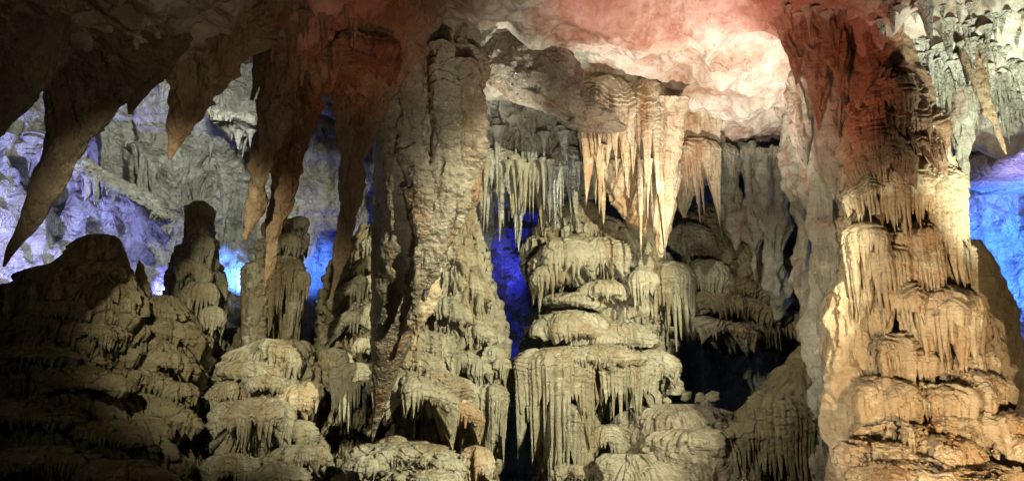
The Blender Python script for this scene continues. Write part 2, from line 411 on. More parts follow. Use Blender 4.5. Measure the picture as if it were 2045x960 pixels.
def keep(G):
    v = G.reshape(-1, 3) - np.array([0, 0, CAMZ]); dd = v @ FW
    ok = dd > 4; v, dd = v[ok], dd[ok]
    SURF.append((1022.5 + v[:, 0] / dd * FPX, 480 - (v @ UP) / dd * FPX, dd)); return G


def snap(px, py, tol=5):
    best = None
    for X, Y, D in SURF:
        k = (np.abs(X - px) < tol) & (np.abs(Y - py) < tol)
        if k.any():
            m = float(D[k].min()); best = m if best is None else min(best, m)
    return best


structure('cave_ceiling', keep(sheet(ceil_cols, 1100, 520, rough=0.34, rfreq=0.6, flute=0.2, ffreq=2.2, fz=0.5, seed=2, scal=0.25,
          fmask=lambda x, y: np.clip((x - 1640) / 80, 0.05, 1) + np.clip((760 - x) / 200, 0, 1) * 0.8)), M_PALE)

wall_cols = [
    (-900, [(-200, 16), (200, 15), (500, 14.5), (800, 14), (1150, 13)]),
    (-100, [(-100, 19), (200, 18), (420, 17), (650, 16), (1150, 15)]),
    (150, [(-50, 21), (200, 19), (400, 18.5), (650, 17.5), (1150, 16)]),
    (420, [(0, 21), (200, 19), (400, 19.2), (650, 19), (1150, 18)]),
    (700, [(50, 21), (250, 19.5), (400, 20), (650, 20), (1150, 19)]),
    (1000, [(100, 22), (300, 20), (450, 20.5), (650, 20), (1150, 19)]),
    (1300, [(100, 21), (300, 19.5), (450, 20), (650, 20), (1150, 19)]),
    (1550, [(150, 20), (300, 18.8), (450, 18.5), (650, 18.5), (1150, 18)]),
    (1750, [(100, 19), (300, 17.5), (450, 17), (650, 17), (1150, 16.5)]),
    (2000, [(60, 18), (250, 16.8), (400, 16.2), (650, 16), (1150, 15.5)]),
    (2800, [(60, 16), (250, 15), (400, 14), (650, 14), (1150, 14)]),
]
structure('cave_wall', keep(sheet(wall_cols, 1300, 460, rough=0.5, rfreq=0.45, flute=0.55, ffreq=1.1, fz=0.22, seed=5, scal=0.3)), M_WALL)
g = np.stack(np.meshgrid(np.linspace(-40, 40, 220), np.linspace(-8, 40, 160)), -1)
Gf = np.concatenate([g, np.zeros(g.shape[:2] + (1,))], -1); Gf[..., 2] = 0.25 * fbm(Gf, 0.25, 5, 7) - 0.1
structure('cave_floor', Gf, M_SMOOTH)

# ------------------------------------------------------------------ big hanging stalactites
def hang(name, rows, d, mat, label, cat='stalactite', group=None, **kw):
    o = link(name, rev(rows, d, **kw), True, mat); return tag(o, label, cat, group)


BT = 'large stalactites hanging at the upper left'
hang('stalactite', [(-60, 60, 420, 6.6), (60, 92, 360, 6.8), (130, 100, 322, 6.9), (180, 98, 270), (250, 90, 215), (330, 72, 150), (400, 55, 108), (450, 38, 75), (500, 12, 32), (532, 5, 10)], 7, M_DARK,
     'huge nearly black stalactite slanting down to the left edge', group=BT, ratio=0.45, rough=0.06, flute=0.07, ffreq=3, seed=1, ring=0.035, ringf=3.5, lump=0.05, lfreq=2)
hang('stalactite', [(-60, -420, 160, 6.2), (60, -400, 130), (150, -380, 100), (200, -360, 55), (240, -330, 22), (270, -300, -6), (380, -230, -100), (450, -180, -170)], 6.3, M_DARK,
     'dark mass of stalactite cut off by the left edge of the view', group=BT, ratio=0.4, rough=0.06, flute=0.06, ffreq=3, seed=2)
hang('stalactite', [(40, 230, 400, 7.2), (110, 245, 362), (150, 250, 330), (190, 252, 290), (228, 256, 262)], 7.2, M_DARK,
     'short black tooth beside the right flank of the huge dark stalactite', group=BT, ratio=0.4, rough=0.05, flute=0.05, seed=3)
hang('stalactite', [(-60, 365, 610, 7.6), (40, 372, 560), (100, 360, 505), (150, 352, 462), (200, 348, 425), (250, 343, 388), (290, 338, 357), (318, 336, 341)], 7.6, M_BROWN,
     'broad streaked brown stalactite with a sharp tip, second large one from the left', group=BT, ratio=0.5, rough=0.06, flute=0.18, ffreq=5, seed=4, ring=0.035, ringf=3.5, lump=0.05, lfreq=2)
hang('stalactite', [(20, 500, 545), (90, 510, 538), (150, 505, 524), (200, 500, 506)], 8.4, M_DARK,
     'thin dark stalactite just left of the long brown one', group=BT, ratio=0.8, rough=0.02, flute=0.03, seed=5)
hang('stalactite', [(-20, 520, 620, 8.8), (90, 528, 600), (180, 525, 585), (260, 520, 568), (330, 512, 550), (400, 500, 528), (450, 492, 506), (480, 488, 492)], 8.8, M_BROWN,
     'long slim dark brown stalactite ending beside the blue glow', group=BT, ratio=0.7, rough=0.05, flute=0.13, ffreq=6, seed=6, ring=0.035, ringf=3.5, lump=0.05, lfreq=2)
hang('stalactite', [(20, 560, 720, 9.2), (130, 570, 690), (190, 572, 640), (260, 565, 618), (340, 552, 598), (420, 540, 576), (480, 535, 560), (530, 530, 547), (575, 526, 531)], 9.2, M_BROWN,
     'long paired brown stalactite whose tip crosses the fluted column behind', group=BT, ratio=0.7, rough=0.05, flute=0.15, ffreq=5, seed=7, ring=0.035, ringf=3.5, lump=0.05, lfreq=2)
hang('stalactite', [(20, 640, 830, 9.6), (110, 655, 800), (180, 660, 770), (240, 668, 752), (300, 678, 740), (360, 684, 728), (430, 678, 712), (500, 670, 694), (560, 662, 676), (600, 658, 663)], 9.6, M_BROWN,
     'orange brown stalactite with pitted crust, next left of the giant grey one', group=BT, ratio=0.6, rough=0.08, rfreq=2.5, flute=0.12, ffreq=5, seed=8, ring=0.035, ringf=3.5, lump=0.05, lfreq=2)

# red-brown ceiling knob the brown stalactites grow from
r = root('ceiling_pendant', P(690, 0, 9.4), 'rust red lump of ceiling rock above the brown stalactites', 'flowstone')
link('body', rev([(-160, 430, 900), (-40, 450, 880), (40, 500, 850), (100, 540, 815), (150, 580, 800), (190, 640, 780), (215, 690, 740)], 9.6, ratio=0.7, rough=0.14, rfreq=1.6, flute=0.10, ffreq=2.5, lump=0.15, seed=12), True, M_BROWN, r)
link('drapery', cap(700, 60, 110, 90, 90, 9.1, tw=22, ratio=0.6, seed=13, rough=0.05), True, M_BROWN, r)
link('drapery', cap(600, 90, 140, 48, 90, 9.0, tw=20, ratio=0.6, seed=14, rough=0.04), True, M_BROWN, r)

# giant grey stalactite, middle left
r = root('giant_stalactite', P(860, 60, 10.5), 'giant pitted stalactite with one smooth dark flank and a sharp tip, left of centre', 'stalactite')
link('body', rev([(-60, 690, 1060, 11.6), (50, 735, 990, 11.1), (130, 775, 955), (220, 780, 958), (300, 785, 955), (380, 790, 945), (450, 800, 905), (520, 808, 882), (580, 812, 852), (640, 818, 830)], 10.4,
     ratio=0.7, rough=0.06, rfreq=2.5, flute=0.14, ffreq=2.6, ring=0.035, ringf=8, lump=0.10, lfreq=1.2, seed=15, fz=0.2), True, M_GIANT, r)
link('blade', rev([(180, 755, 860), (300, 750, 880), (400, 748, 885), (500, 746, 880), (600, 744, 850), (660, 743, 832), (720, 742, 806), (780, 742, 782), (840, 741, 760), (882, 741, 744)], 10.7,
     ratio=1.7, rough=0.03, rfreq=2.5, flute=0.03, ffreq=2, lump=0.04, seed=16, fz=0.1), True, M_GIANT, r)
for q, rows in enumerate([
    [(80, 800, 850), (200, 795, 850), (300, 800, 856), (400, 815, 868), (500, 825, 865), (600, 815, 838), (650, 812, 822)],
    [(90, 855, 905), (220, 862, 920), (320, 868, 925), (420, 858, 912), (500, 850, 890), (560, 845, 870), (600, 846, 854)],
    [(120, 905, 955), (220, 912, 965), (300, 908, 960), (380, 900, 940), (440, 905, 925), (470, 908, 914)],
    [(150, 770, 800), (260, 762, 800), (360, 765, 800), (430, 775, 790), (460, 780, 786)],
    [(380, 850, 880), (430, 842, 892), (480, 846, 888), (530, 850, 882), (570, 846, 872), (620, 832, 856), (680, 820, 838), (700, 820, 828)]]):
    link('rib', rev(rows, 9.78 + 0.06 * q, ratio=0.8, rough=0.06, rfreq=4, ring=0.035, ringf=8, flute=0.05, lump=0.05, lfreq=2, seed=20 + q), True, M_GIANT if q != 4 else M_HONEY, r)

# rock wedge, central curtains
hang('rock_wedge', [(-80, 985, 1090, 11), (0, 1000, 1072), (50, 988, 1092), (90, 935, 1122), (120, 925, 1148), (150, 950, 1158), (180, 1000, 1164), (215, 1060, 1196), (245, 1130, 1238), (258, 1205, 1248)], 11.6, M_ROCK,
     'brown layered rock wedge jutting down from the pale ceiling', 'rock', ratio=0.6, rough=0.20, rfreq=1.6, lump=0.08, ring=0.10, ringf=3.5, seed=31)
r = root('hanging_curtain', P(1065, 200, 15), 'wide cream curtain of drips above the dark blue gap, right of the giant stalactite', 'curtain')
link('body', rev([(60, 900, 1190, 15.0), (200, 925, 1200), (280, 935, 1205), (330, 945, 1200), (370, 955, 1185), (395, 980, 1160)], 14.5, ratio=0.45, rough=0.16, rfreq=1.6, flute=0.34, ffreq=2.6, lump=0.16, seed=32), True, M_WALL, r)
for q, (cx, tp, lp, hf, fg) in enumerate([(990, 300, 345, 44, 100), (1060, 310, 350, 48, 110), (1125, 290, 340, 42, 120), (1085, 300, 350, 40, 90)]):
    link('drapery', cap(cx, tp, lp, hf, fg, 13.9 + 0.15 * (q % 2), tw=15, ratio=0.6, seed=33 + q, rough=0.03, rag=0.8), True, M_FLOW if q % 2 else M_WALL, r)

r = root('hanging_bell', P(1250, 180, 13), 'tan bell shaped hanging flowstone tapering to one pale tip, under the pink ceiling', 'curtain')
link('body', rev([(60, 1150, 1300), (140, 1160, 1305), (200, 1168, 1328), (260, 1185, 1335), (330, 1192, 1340), (390, 1215, 1335), (430, 1245, 1330), (460, 1280, 1332), (490, 1305, 1330), (514, 1317, 1324)], 13, ratio=0.6, rough=0.06, rfreq=2, flute=0.20, ffreq=2.2, fz=0.1, lump=0.08, seed=40), True, M_TAN, r)
for q, (cx, tp, lp, hf, fg) in enumerate([(1215, 150, 225, 52, 180), (1285, 160, 240, 50, 200), (1195, 240, 290, 26, 120)]):
    link('drapery', cap(cx, tp, lp, hf, fg, 12.6 + 0.1 * q, tw=17, ratio=0.6, seed=43 + q, rough=0.03, rag=0.7), True, M_TAN, r)
hang('stalactite', [(200, 1300, 1370), (280, 1310, 1368), (350, 1308, 1350), (410, 1300, 1345), (450, 1300, 1340), (480, 1308, 1334), (508, 1318, 1323)], 12.6, M_TAN,
     'fat tan stalactite with an orange stripe at the right of the hanging bell', ratio=0.7, rough=0.04, flute=0.07, ffreq=4, seed=47)
r = root('hanging_curtain', P(1390, 260, 14), 'short tan curtain with ragged drips right of the hanging bell', 'curtain')
link('body', rev([(220, 1335, 1460), (280, 1342, 1450), (330, 1346, 1425), (370, 1348, 1400), (405, 1352, 1382), (435, 1364, 1370)], 13.8, ratio=0.6, rough=0.06, flute=0.14, ffreq=3, seed=48), True, M_TAN, r)
link('drapery', cap(1385, 280, 305, 46, 110, 13.5, tw=14, ratio=0.5, seed=49), True, M_TAN, r)
link('drapery', cap(1440, 290, 310, 34, 60, 13.8, tw=9, ratio=0.5, seed=50), True, M_WALL, r)

LC = 'long grey curtain strands hanging left of the big column'
strand = [
    ([(290, 1430, 1475), (360, 1440, 1475), (420, 1452, 1476), (470, 1464, 1474), (500, 1468, 1471)], 14.5, 'slim lilac grey strand, leftmost beside the dark hollow'),
    ([(290, 1470, 1520), (380, 1478, 1515), (450, 1490, 1518), (520, 1502, 1518), (560, 1508, 1512)], 14.3, 'grey strand with a dark slot on its right, second from the left'),
    ([(300, 1510, 1575), (400, 1518, 1565), (480, 1525, 1566), (560, 1535, 1566), (620, 1545, 1560), (640, 1550, 1554)], 14.0, 'olive grey strand over the layered shelf, third from the left'),
    ([(60, 1540, 1610), (180, 1555, 1625), (260, 1570, 1640), (350, 1580, 1640), (450, 1590, 1640), (560, 1598, 1640), (640, 1605, 1632), (700, 1612, 1622)], 12.6, 'tall strand stained rust at its top beside the pink ceiling'),
    ([(60, 1600, 1680), (200, 1612, 1680), (330, 1632, 1690), (450, 1640, 1688), (560, 1645, 1690), (640, 1650, 1684), (720, 1655, 1675), (760, 1660, 1668)], 10.9, 'front strand with rust upper half hanging against the big column'),
    ([(-60, 1570, 1700, 11), (100, 1590, 1690, 11.5), (220, 1600, 1690), (330, 1610, 1692), (450, 1620, 1690), (560, 1622, 1684), (660, 1620, 1676), (760, 1628, 1680), (880, 1630, 1690), (1080, 1620, 1700)], 11.8, 'tallest strand, reaching the floor along the left side of the big column'),
]
for q, (rows, d, lb) in enumerate(strand):
    hang('curtain_strand', rows, d, M_GREY, lb, 'curtain', LC, ratio=0.8, rough=0.09, rfreq=2, flute=0.26, ffreq=3.0, lump=0.10, lfreq=1.4, seed=60 + q, fz=0.1)
for q, (cx, top, w_, bot, dd, lb) in enumerate([(1580, -60, 34, 170, 9.9, 'short rust stained drip curtain at the pink ceiling edge'), (1625, -60, 36, 260, 10.0, 'longer rust stained drip curtain beside the column top'), (1668, -60, 30, 200, 9.5, 'rust stained drip curtain touching the column top'), (1600, -60, 26, 330, 10.6, 'thin rust and grey drip curtain above the tall strands'), (1655, 60, 24, 400, 10.2, 'narrow grey rusty ribbon in front of the tall strands')]):
    hang('curtain_strand', [(top - 60, cx - w_ * 2.6, cx + w_ * 2.6), (top + 60, cx - w_ * 1.5, cx + w_ * 1.5), (top + (bot - top) * .4, cx - w_, cx + w_), (top + (bot - top) * .75, cx - w_ * .6 + 8, cx + w_ * .6 + 8), (bot, cx + 8, cx + 12)], dd, M_RUST if q < 3 else M_GREY, lb, 'curtain', LC,
         ratio=0.7, rough=0.06, flute=0.16, ffreq=4, lump=0.06, seed=160 + q, fz=0.1)

# ------------------------------------------------------------------ flowstone mounds
def mound(name, label, cat, rows, d, mat, tier, caps, capmat=None, sc=None, **kw):
    r = root(name, P((rows[-1][1] + rows[-1][2]) / 2, rows[-1][0], d), label, cat)
    link('body', rev(rows, d, tier=tier, **kw), True, mat, r)
    for q, cdef in enumerate(caps):
        c = dict(tw=9, ratio=0.7, seed=kw.get('seed', 0) * 7 + q); c.update(cdef.get('k', {}))
        if kw.get('seed') == 20 and cdef['p'][1] > 690: c.update(rough=0.075, lobe=0.45)
        link(cdef.get('n', 'shelf'), cap(*cdef['p'], **c), True, cdef.get('m', capmat or mat), r)
    if sc: scatter(r, rows, d, kw.get('ratio', 0.8), mat, sc[0], kw.get('seed', 0) + 500, **sc[1])
    return r


def scatter(r, rows, d, ratio, mat, n, seed, sz=(22, 48), fr=(14, 46), tw=8, y0=None, y1=None, mats=None):
    """small overlapping fringed shelves over the front of a body"""
    q = random.Random(seed); yy = [w[0] for w in rows]; a = (y0 or yy[0] + 20); b = min(y1 or 970, 970)
    for k in range(n):
        py = a + (b - a) * (k + q.random()) / n
        xl = float(np.interp(py, yy, [w[1] for w in rows])); xr = float(np.interp(py, yy, [w[2] for w in rows]))
        t = ((k * 0.618 + q.uniform(-.08, .08)) % 1.0) * 1.84 - 0.92
        half = q.uniform(*sz) * min(1, (xr - xl) / 130 + 0.25); w = (xr - xl) / 2
        cx = (xl + xr) / 2 + t * max(w - half * 0.55, 1)
        dep = d - ratio * w * d / FPX * math.sqrt(max(0, 1 - t * t)) + half * 0.35 * d / FPX
        H = half * q.uniform(0.45, 0.75)
        link('shelf', cap(cx, py - H, py, half, q.uniform(*fr), dep, tw=tw, ratio=0.75, tilt=t * 0.35, seed=seed * 31 + k, minl=0.25), True, (q.choice(mats) if mats else mat), r)


def S(cx, top, lip, half, fringe, d, n='shelf', m=None, **k):
    e = dict(p=(cx, top, lip, half, fringe, d), n=n, k=k)
    if m: e['m'] = m
    return e


T = lambda H, amp, L, tw, seed=0, **k: dict(H=H, amp=amp, L=L, tw=tw, seed=seed, **k)

mound('flowstone_mound', 'conical tiered flowstone mound behind the giant stalactite with comb like fringes', 'flowstone',
      [(380, 890, 925), (430, 870, 940), (500, 850, 958), (570, 830, 972), (640, 800, 990), (700, 780, 1000), (760, 765, 1008), (800, 775, 1000), (850, 800, 985), (900, 800, 975), (1080, 780, 990)],
      13.4, M_FLOW, T(0.23, 0.15, 0.22, 0.075, 3, lobes=9, wave=0.9), [
          S(905, 480, 520, 46, 40, 12.9, tilt=0.3), S(945, 545, 580, 36, 30, 12.9, tilt=0.6), S(890, 590, 630, 50, 35, 12.5, tilt=0.3),
          S(955, 640, 668, 36, 30, 12.7, tilt=0.35), S(860, 660, 700, 55, 45, 12.2, tilt=0.2), S(925, 690, 725, 55, 35, 12.3, tilt=0.45),
          S(985, 690, 735, 30, 40, 12.5), S(830, 700, 730, 48, 50, 11.9, tilt=0.1), S(890, 735, 770, 75, 40, 12.0, tilt=0.35),
          S(835, 750, 785, 82, 85, 11.6, n='drapery', tilt=0.25, tw=9), S(985, 765, 795, 40, 110, 12.0, n='drapery', tw=8), S(915, 790, 815, 50, 50, 11.8, tilt=0.5, m=M_HONEY),
          S(1000, 715, 735, 18, 22, 12.1), S(960, 720, 745, 26, 26, 12.1)], ratio=0.8, rough=0.05, rfreq=2.2, seed=3, lump=0.08, sc=(40, dict(sz=(18, 40), mats=[M_FLOW, M_FLOW, M_FLOW, M_CREAM, M_HONEY])))
mound('flowstone_mound', 'low rounded mound with wrinkled lobes at the bottom edge below the giant tip', 'flowstone',
      [(880, 790, 850), (910, 730, 910), (940, 690, 950), (980, 660, 990), (1080, 640, 1010)], 11.8, M_FLOW, T(0.22, 0.10, 0.14, 0.09, 4, lobes=9), [
          S(800, 885, 915, 85, 30, 11.2), S(740, 910, 935, 50, 25, 11.0), S(880, 905, 930, 55, 40, 11.0, tilt=0.15), S(850, 935, 965, 90, 40, 10.8), S(955, 890, 930, 34, 60, 11.2, m=M_HONEY)], ratio=0.8, rough=0.05, seed=4, sc=(10, dict(sz=(26, 46))))
mound('flowstone_mound', 'broad two storey flowstone mound with fringed shelf, right of the dark blue gap', 'flowstone',
      [(405, 1142, 1162), (430, 1105, 1205), (470, 1075, 1290), (520, 1062, 1320), (560, 1080, 1300), (590, 1130, 1270), (625, 1090, 1310), (680, 1062, 1330), (730, 1045, 1335), (780, 1050, 1310), (830, 1075, 1280), (900, 1085, 1270), (960, 1080, 1290), (1080, 1070, 1310)],
      14.6, M_FLOW, T(0.25, 0.15, 0.22, 0.075, 5, lobes=10, wave=0.9), [
          S(1125, 480, 530, 70, 50, 13.6, tilt=-0.1, tw=9), S(1195, 475, 520, 60, 55, 13.8), S(1090, 530, 555, 38, 45, 13.4, tilt=-0.35), S(1255, 505, 535, 55, 45, 13.9),
          S(1208, 560, 590, 44, 22, 13.5), S(1281, 540, 565, 29, 55, 13.3), S(1150, 590, 608, 60, 10, 13.6, tilt=0.1), S(1150, 625, 670, 82, 14, 13.5), S(1235, 640, 690, 80, 16, 13.6),
          S(1118, 690, 735, 85, 100, 13.0, n='drapery', tw=9, minl=0.5), S(1238, 700, 745, 72, 88, 13.0, n='drapery', tw=9, minl=0.4), S(1308, 700, 735, 42, 40, 13.1),
          S(1100, 735, 755, 30, 70, 12.7, n='drapery'), S(1180, 690, 720, 95, 20, 12.9),
          S(1120, 800, 828, 58, 85, 12.8, n='drapery', tw=10, minl=0.6, sharp=2), S(1213, 845, 880, 42, 26, 12.8), S(1285, 770, 800, 34, 40, 13.2),
          S(1060, 770, 790, 28, 70, 13.2), S(1150, 920, 945, 60, 30, 12.5), S(1220, 925, 950, 40, 40, 12.4)], ratio=0.6, rough=0.06, seed=5, lump=0.08, sc=(66, dict(sz=(18, 46), mats=[M_FLOW, M_FLOW, M_FLOW, M_CREAM, M_FLOWD])))
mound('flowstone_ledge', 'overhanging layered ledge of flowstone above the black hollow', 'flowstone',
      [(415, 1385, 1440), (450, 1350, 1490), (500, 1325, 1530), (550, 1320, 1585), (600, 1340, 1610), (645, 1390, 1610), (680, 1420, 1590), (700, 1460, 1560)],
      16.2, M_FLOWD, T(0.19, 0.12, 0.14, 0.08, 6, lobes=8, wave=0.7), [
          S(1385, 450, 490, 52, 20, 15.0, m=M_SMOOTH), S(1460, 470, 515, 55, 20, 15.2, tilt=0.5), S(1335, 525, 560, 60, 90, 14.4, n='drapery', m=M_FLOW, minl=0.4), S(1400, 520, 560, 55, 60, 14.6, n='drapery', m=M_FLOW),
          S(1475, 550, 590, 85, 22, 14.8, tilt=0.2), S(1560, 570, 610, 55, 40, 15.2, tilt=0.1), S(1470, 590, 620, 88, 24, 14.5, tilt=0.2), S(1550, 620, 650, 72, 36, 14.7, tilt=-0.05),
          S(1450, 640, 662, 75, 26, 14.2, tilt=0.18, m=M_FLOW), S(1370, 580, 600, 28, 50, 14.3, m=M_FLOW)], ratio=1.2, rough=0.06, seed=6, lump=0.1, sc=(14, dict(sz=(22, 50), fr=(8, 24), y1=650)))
r = root('mud_bank', P(1370, 1080, 12.5), 'smooth mud coated bank of rounded humps below the black hollow', 'rock')
for q, (rows, d) in enumerate([
    ([(806, 1300, 1385), (822, 1270, 1420), (850, 1255, 1450), (900, 1240, 1470), (1080, 1210, 1500)], 12.9),
    ([(855, 1350, 1430), (875, 1320, 1470), (910, 1300, 1490), (960, 1290, 1510), (1080, 1280, 1530)], 12.2),
    ([(905, 1230, 1300), (925, 1215, 1340), (960, 1205, 1370), (1080, 1190, 1400)], 11.9),
    ([(830, 1405, 1440), (850, 1390, 1470), (900, 1385, 1500), (1080, 1380, 1540)], 12.7)]):
    link('hump', rev(rows, d, ratio=0.8, rough=0.12, rfreq=1.5, lump=0.25, lfreq=0.9, flute=0.10, ffreq=2.5, fz=0.3, tier=T(0.35, 0.10, 0.06, 0.09, 70 + q, lobes=5), seed=70 + q * 5), True, M_SMOOTH, r)
for q, (x, y, w_) in enumerate([(1346, 768, 16), (1372, 790, 9), (1398, 792, 9), (1422, 790, 10), (1414, 806, 13), (1350, 735, 14), (1333, 800, 8)]):
    tag(link('loose_stone', rev([(y - w_, x - w_ * .4, x + w_ * .4), (y - w_ * .6, x - w_ * .8, x + w_ * .8), (y, x - w_, x + w_), (y + w_ * .8, x - w_ * .8, x + w_ * .8), (y + w_ * 1.3, x - w_ * .5, x + w_ * .4)], 13.3, ratio=0.9, rough=0.06, rfreq=5, lump=0.06, lfreq=6, seed=200 + q, res=1.6), True, M_FLOW),
        'small pale stone at the lip of the black hollow', 'stone', 'pale stones at the lip of the black hollow')
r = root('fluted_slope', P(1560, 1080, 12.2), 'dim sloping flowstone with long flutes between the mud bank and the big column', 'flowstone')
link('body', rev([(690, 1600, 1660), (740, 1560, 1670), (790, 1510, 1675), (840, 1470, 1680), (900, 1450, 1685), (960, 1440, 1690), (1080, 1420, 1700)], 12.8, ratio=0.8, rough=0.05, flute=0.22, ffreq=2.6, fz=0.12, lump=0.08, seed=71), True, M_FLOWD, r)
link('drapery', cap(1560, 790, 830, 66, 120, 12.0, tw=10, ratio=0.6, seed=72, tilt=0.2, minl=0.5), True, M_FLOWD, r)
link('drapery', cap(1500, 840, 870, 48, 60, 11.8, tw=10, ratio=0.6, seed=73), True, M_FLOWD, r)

# left masses
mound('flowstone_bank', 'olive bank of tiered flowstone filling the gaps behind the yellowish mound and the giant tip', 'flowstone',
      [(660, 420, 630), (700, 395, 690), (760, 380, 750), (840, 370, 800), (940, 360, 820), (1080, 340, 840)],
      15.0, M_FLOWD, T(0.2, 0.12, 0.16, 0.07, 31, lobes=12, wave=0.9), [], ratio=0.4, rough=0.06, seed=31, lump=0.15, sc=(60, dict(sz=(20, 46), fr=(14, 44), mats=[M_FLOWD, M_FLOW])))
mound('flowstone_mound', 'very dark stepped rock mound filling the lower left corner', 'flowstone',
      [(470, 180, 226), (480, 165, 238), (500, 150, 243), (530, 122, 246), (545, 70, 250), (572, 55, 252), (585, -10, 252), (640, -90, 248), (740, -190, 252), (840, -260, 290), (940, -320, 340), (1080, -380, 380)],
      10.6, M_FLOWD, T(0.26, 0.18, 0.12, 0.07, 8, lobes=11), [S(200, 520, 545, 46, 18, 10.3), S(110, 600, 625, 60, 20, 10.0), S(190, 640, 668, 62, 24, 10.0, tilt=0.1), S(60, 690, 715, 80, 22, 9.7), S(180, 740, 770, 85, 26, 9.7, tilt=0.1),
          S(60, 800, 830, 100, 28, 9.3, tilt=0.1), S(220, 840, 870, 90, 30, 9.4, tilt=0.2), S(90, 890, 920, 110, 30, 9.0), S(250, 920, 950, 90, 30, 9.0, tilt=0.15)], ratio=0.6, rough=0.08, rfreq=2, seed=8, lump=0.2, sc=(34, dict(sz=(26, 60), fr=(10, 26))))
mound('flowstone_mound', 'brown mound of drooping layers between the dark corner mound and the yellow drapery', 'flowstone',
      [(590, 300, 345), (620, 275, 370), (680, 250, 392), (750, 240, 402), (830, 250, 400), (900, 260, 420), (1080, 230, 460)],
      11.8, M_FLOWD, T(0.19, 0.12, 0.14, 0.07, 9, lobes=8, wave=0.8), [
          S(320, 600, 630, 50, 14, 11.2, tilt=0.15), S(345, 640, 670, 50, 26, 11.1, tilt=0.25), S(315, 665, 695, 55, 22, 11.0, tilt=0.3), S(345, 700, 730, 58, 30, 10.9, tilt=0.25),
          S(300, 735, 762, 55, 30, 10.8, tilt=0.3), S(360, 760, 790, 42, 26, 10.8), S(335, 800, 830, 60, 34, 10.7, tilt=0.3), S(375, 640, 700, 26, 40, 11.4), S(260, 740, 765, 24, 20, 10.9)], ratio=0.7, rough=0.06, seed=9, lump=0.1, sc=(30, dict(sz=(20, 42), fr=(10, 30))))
mound('stalagmite', 'knobbed brown stalagmite with a round head, left of the bright blue window', 'stalagmite',
      [(402, 394, 410), (415, 382, 420), (450, 382, 418), (480, 374, 424), (520, 358, 428), (570, 345, 434), (620, 352, 440), (700, 370, 440), (800, 380, 440), (1080, 370, 460)],
      14.2, M_FLOW, T(0.2, 0.10, 0.2, 0.07, 10, lobes=5), [
          S(400, 470, 500, 28, 60, 13.8, n='drapery'), S(385, 520, 545, 34, 50, 13.6, n='drapery', tilt=0.2), S(405, 560, 590, 32, 44, 13.5), S(425, 610, 640, 26, 40, 13.4)], ratio=0.8, rough=0.05, seed=10, lump=0.06, sc=(14, dict(sz=(16, 30))))
mound('fluted_column', 'stout column topped by two knobs with a long fluted skirt, crossed by a stalactite tip', 'column',
      [(435, 590, 606), (450, 540, 604), (480, 534, 602), (520, 526, 600), (560, 504, 606), (620, 500, 608), (680, 500, 610), (720, 520, 600), (800, 500, 610), (1080, 500, 610)],
      14.2, M_FLOW, T(0.3, 0.08, 0.24, 0.07, 11, lobes=4), [
          S(556, 515, 548, 62, 150, 13.6, n='drapery', tw=10, minl=0.6, m=M_FLOWD), S(600, 432, 450, 18, 16, 13.8), S(540, 440, 458, 20, 16, 13.8), S(568, 470, 495, 46, 24, 13.9),
          S(605, 540, 560, 16, 90, 13.3, n='drapery', m=M_FLOW), S(590, 600, 615, 18, 60, 13.2, n='drapery', m=M_FLOW)], ratio=0.8, rough=0.05, seed=11, sc=(9, dict(sz=(16, 28), fr=(20, 60))))
r = root('stalagmite', P(512, 715, 13.2), 'slender ringed stalagmite like a stack of coins against the fluted column', 'stalagmite')
link('body', rev([(525, 505, 518), (540, 498, 526), (600, 496, 528), (660, 494, 530), (705, 492, 532), (720, 495, 528)], 13.1, ratio=1, tier=T(0.12, 0.05, 0.01, 0.1, 12, lobes=2, wave=0.15), rough=0.015, seed=12), True, M_FLOW, r)
mound('flowstone_mound', 'yellowish mound with a thick comb of drips, lower left of the giant tip', 'flowstone',
      [(680, 520, 600), (720, 450, 625), (780, 425, 640), (840, 430, 640), (900, 450, 650), (960, 440, 680), (1080, 420, 720)],
      12.4, M_FLOW, T(0.2, 0.12, 0.18, 0.075, 13, lobes=8, wave=0.8), [
          S(570, 685, 712, 44, 26, 12.0, tilt=0.4, m=M_FLOW), S(505, 725, 750, 66, 18, 11.8, tilt=0.05), S(450, 760, 790, 34, 26, 11.7, tilt=-0.3), S(535, 752, 772, 50, 18, 11.6),
          S(515, 790, 832, 78, 88, 11.4, n='drapery', tw=10, rag=0.8), S(455, 830, 860, 40, 40, 11.5), S(590, 770, 810, 40, 34, 11.6, m=M_HONEY), S(620, 760, 790, 26, 30, 11.7, m=M_HONEY),
          S(585, 840, 870, 44, 40, 11.5), S(470, 905, 935, 60, 36, 11.2), S(600, 880, 915, 60, 40, 11.2), S(560, 930, 955, 60, 36, 10.9)], ratio=0.7, rough=0.06, seed=13, lump=0.1, sc=(30, dict(sz=(18, 40), mats=[M_FLOW, M_FLOW, M_FLOW, M_CREAM, M_HONEY])))
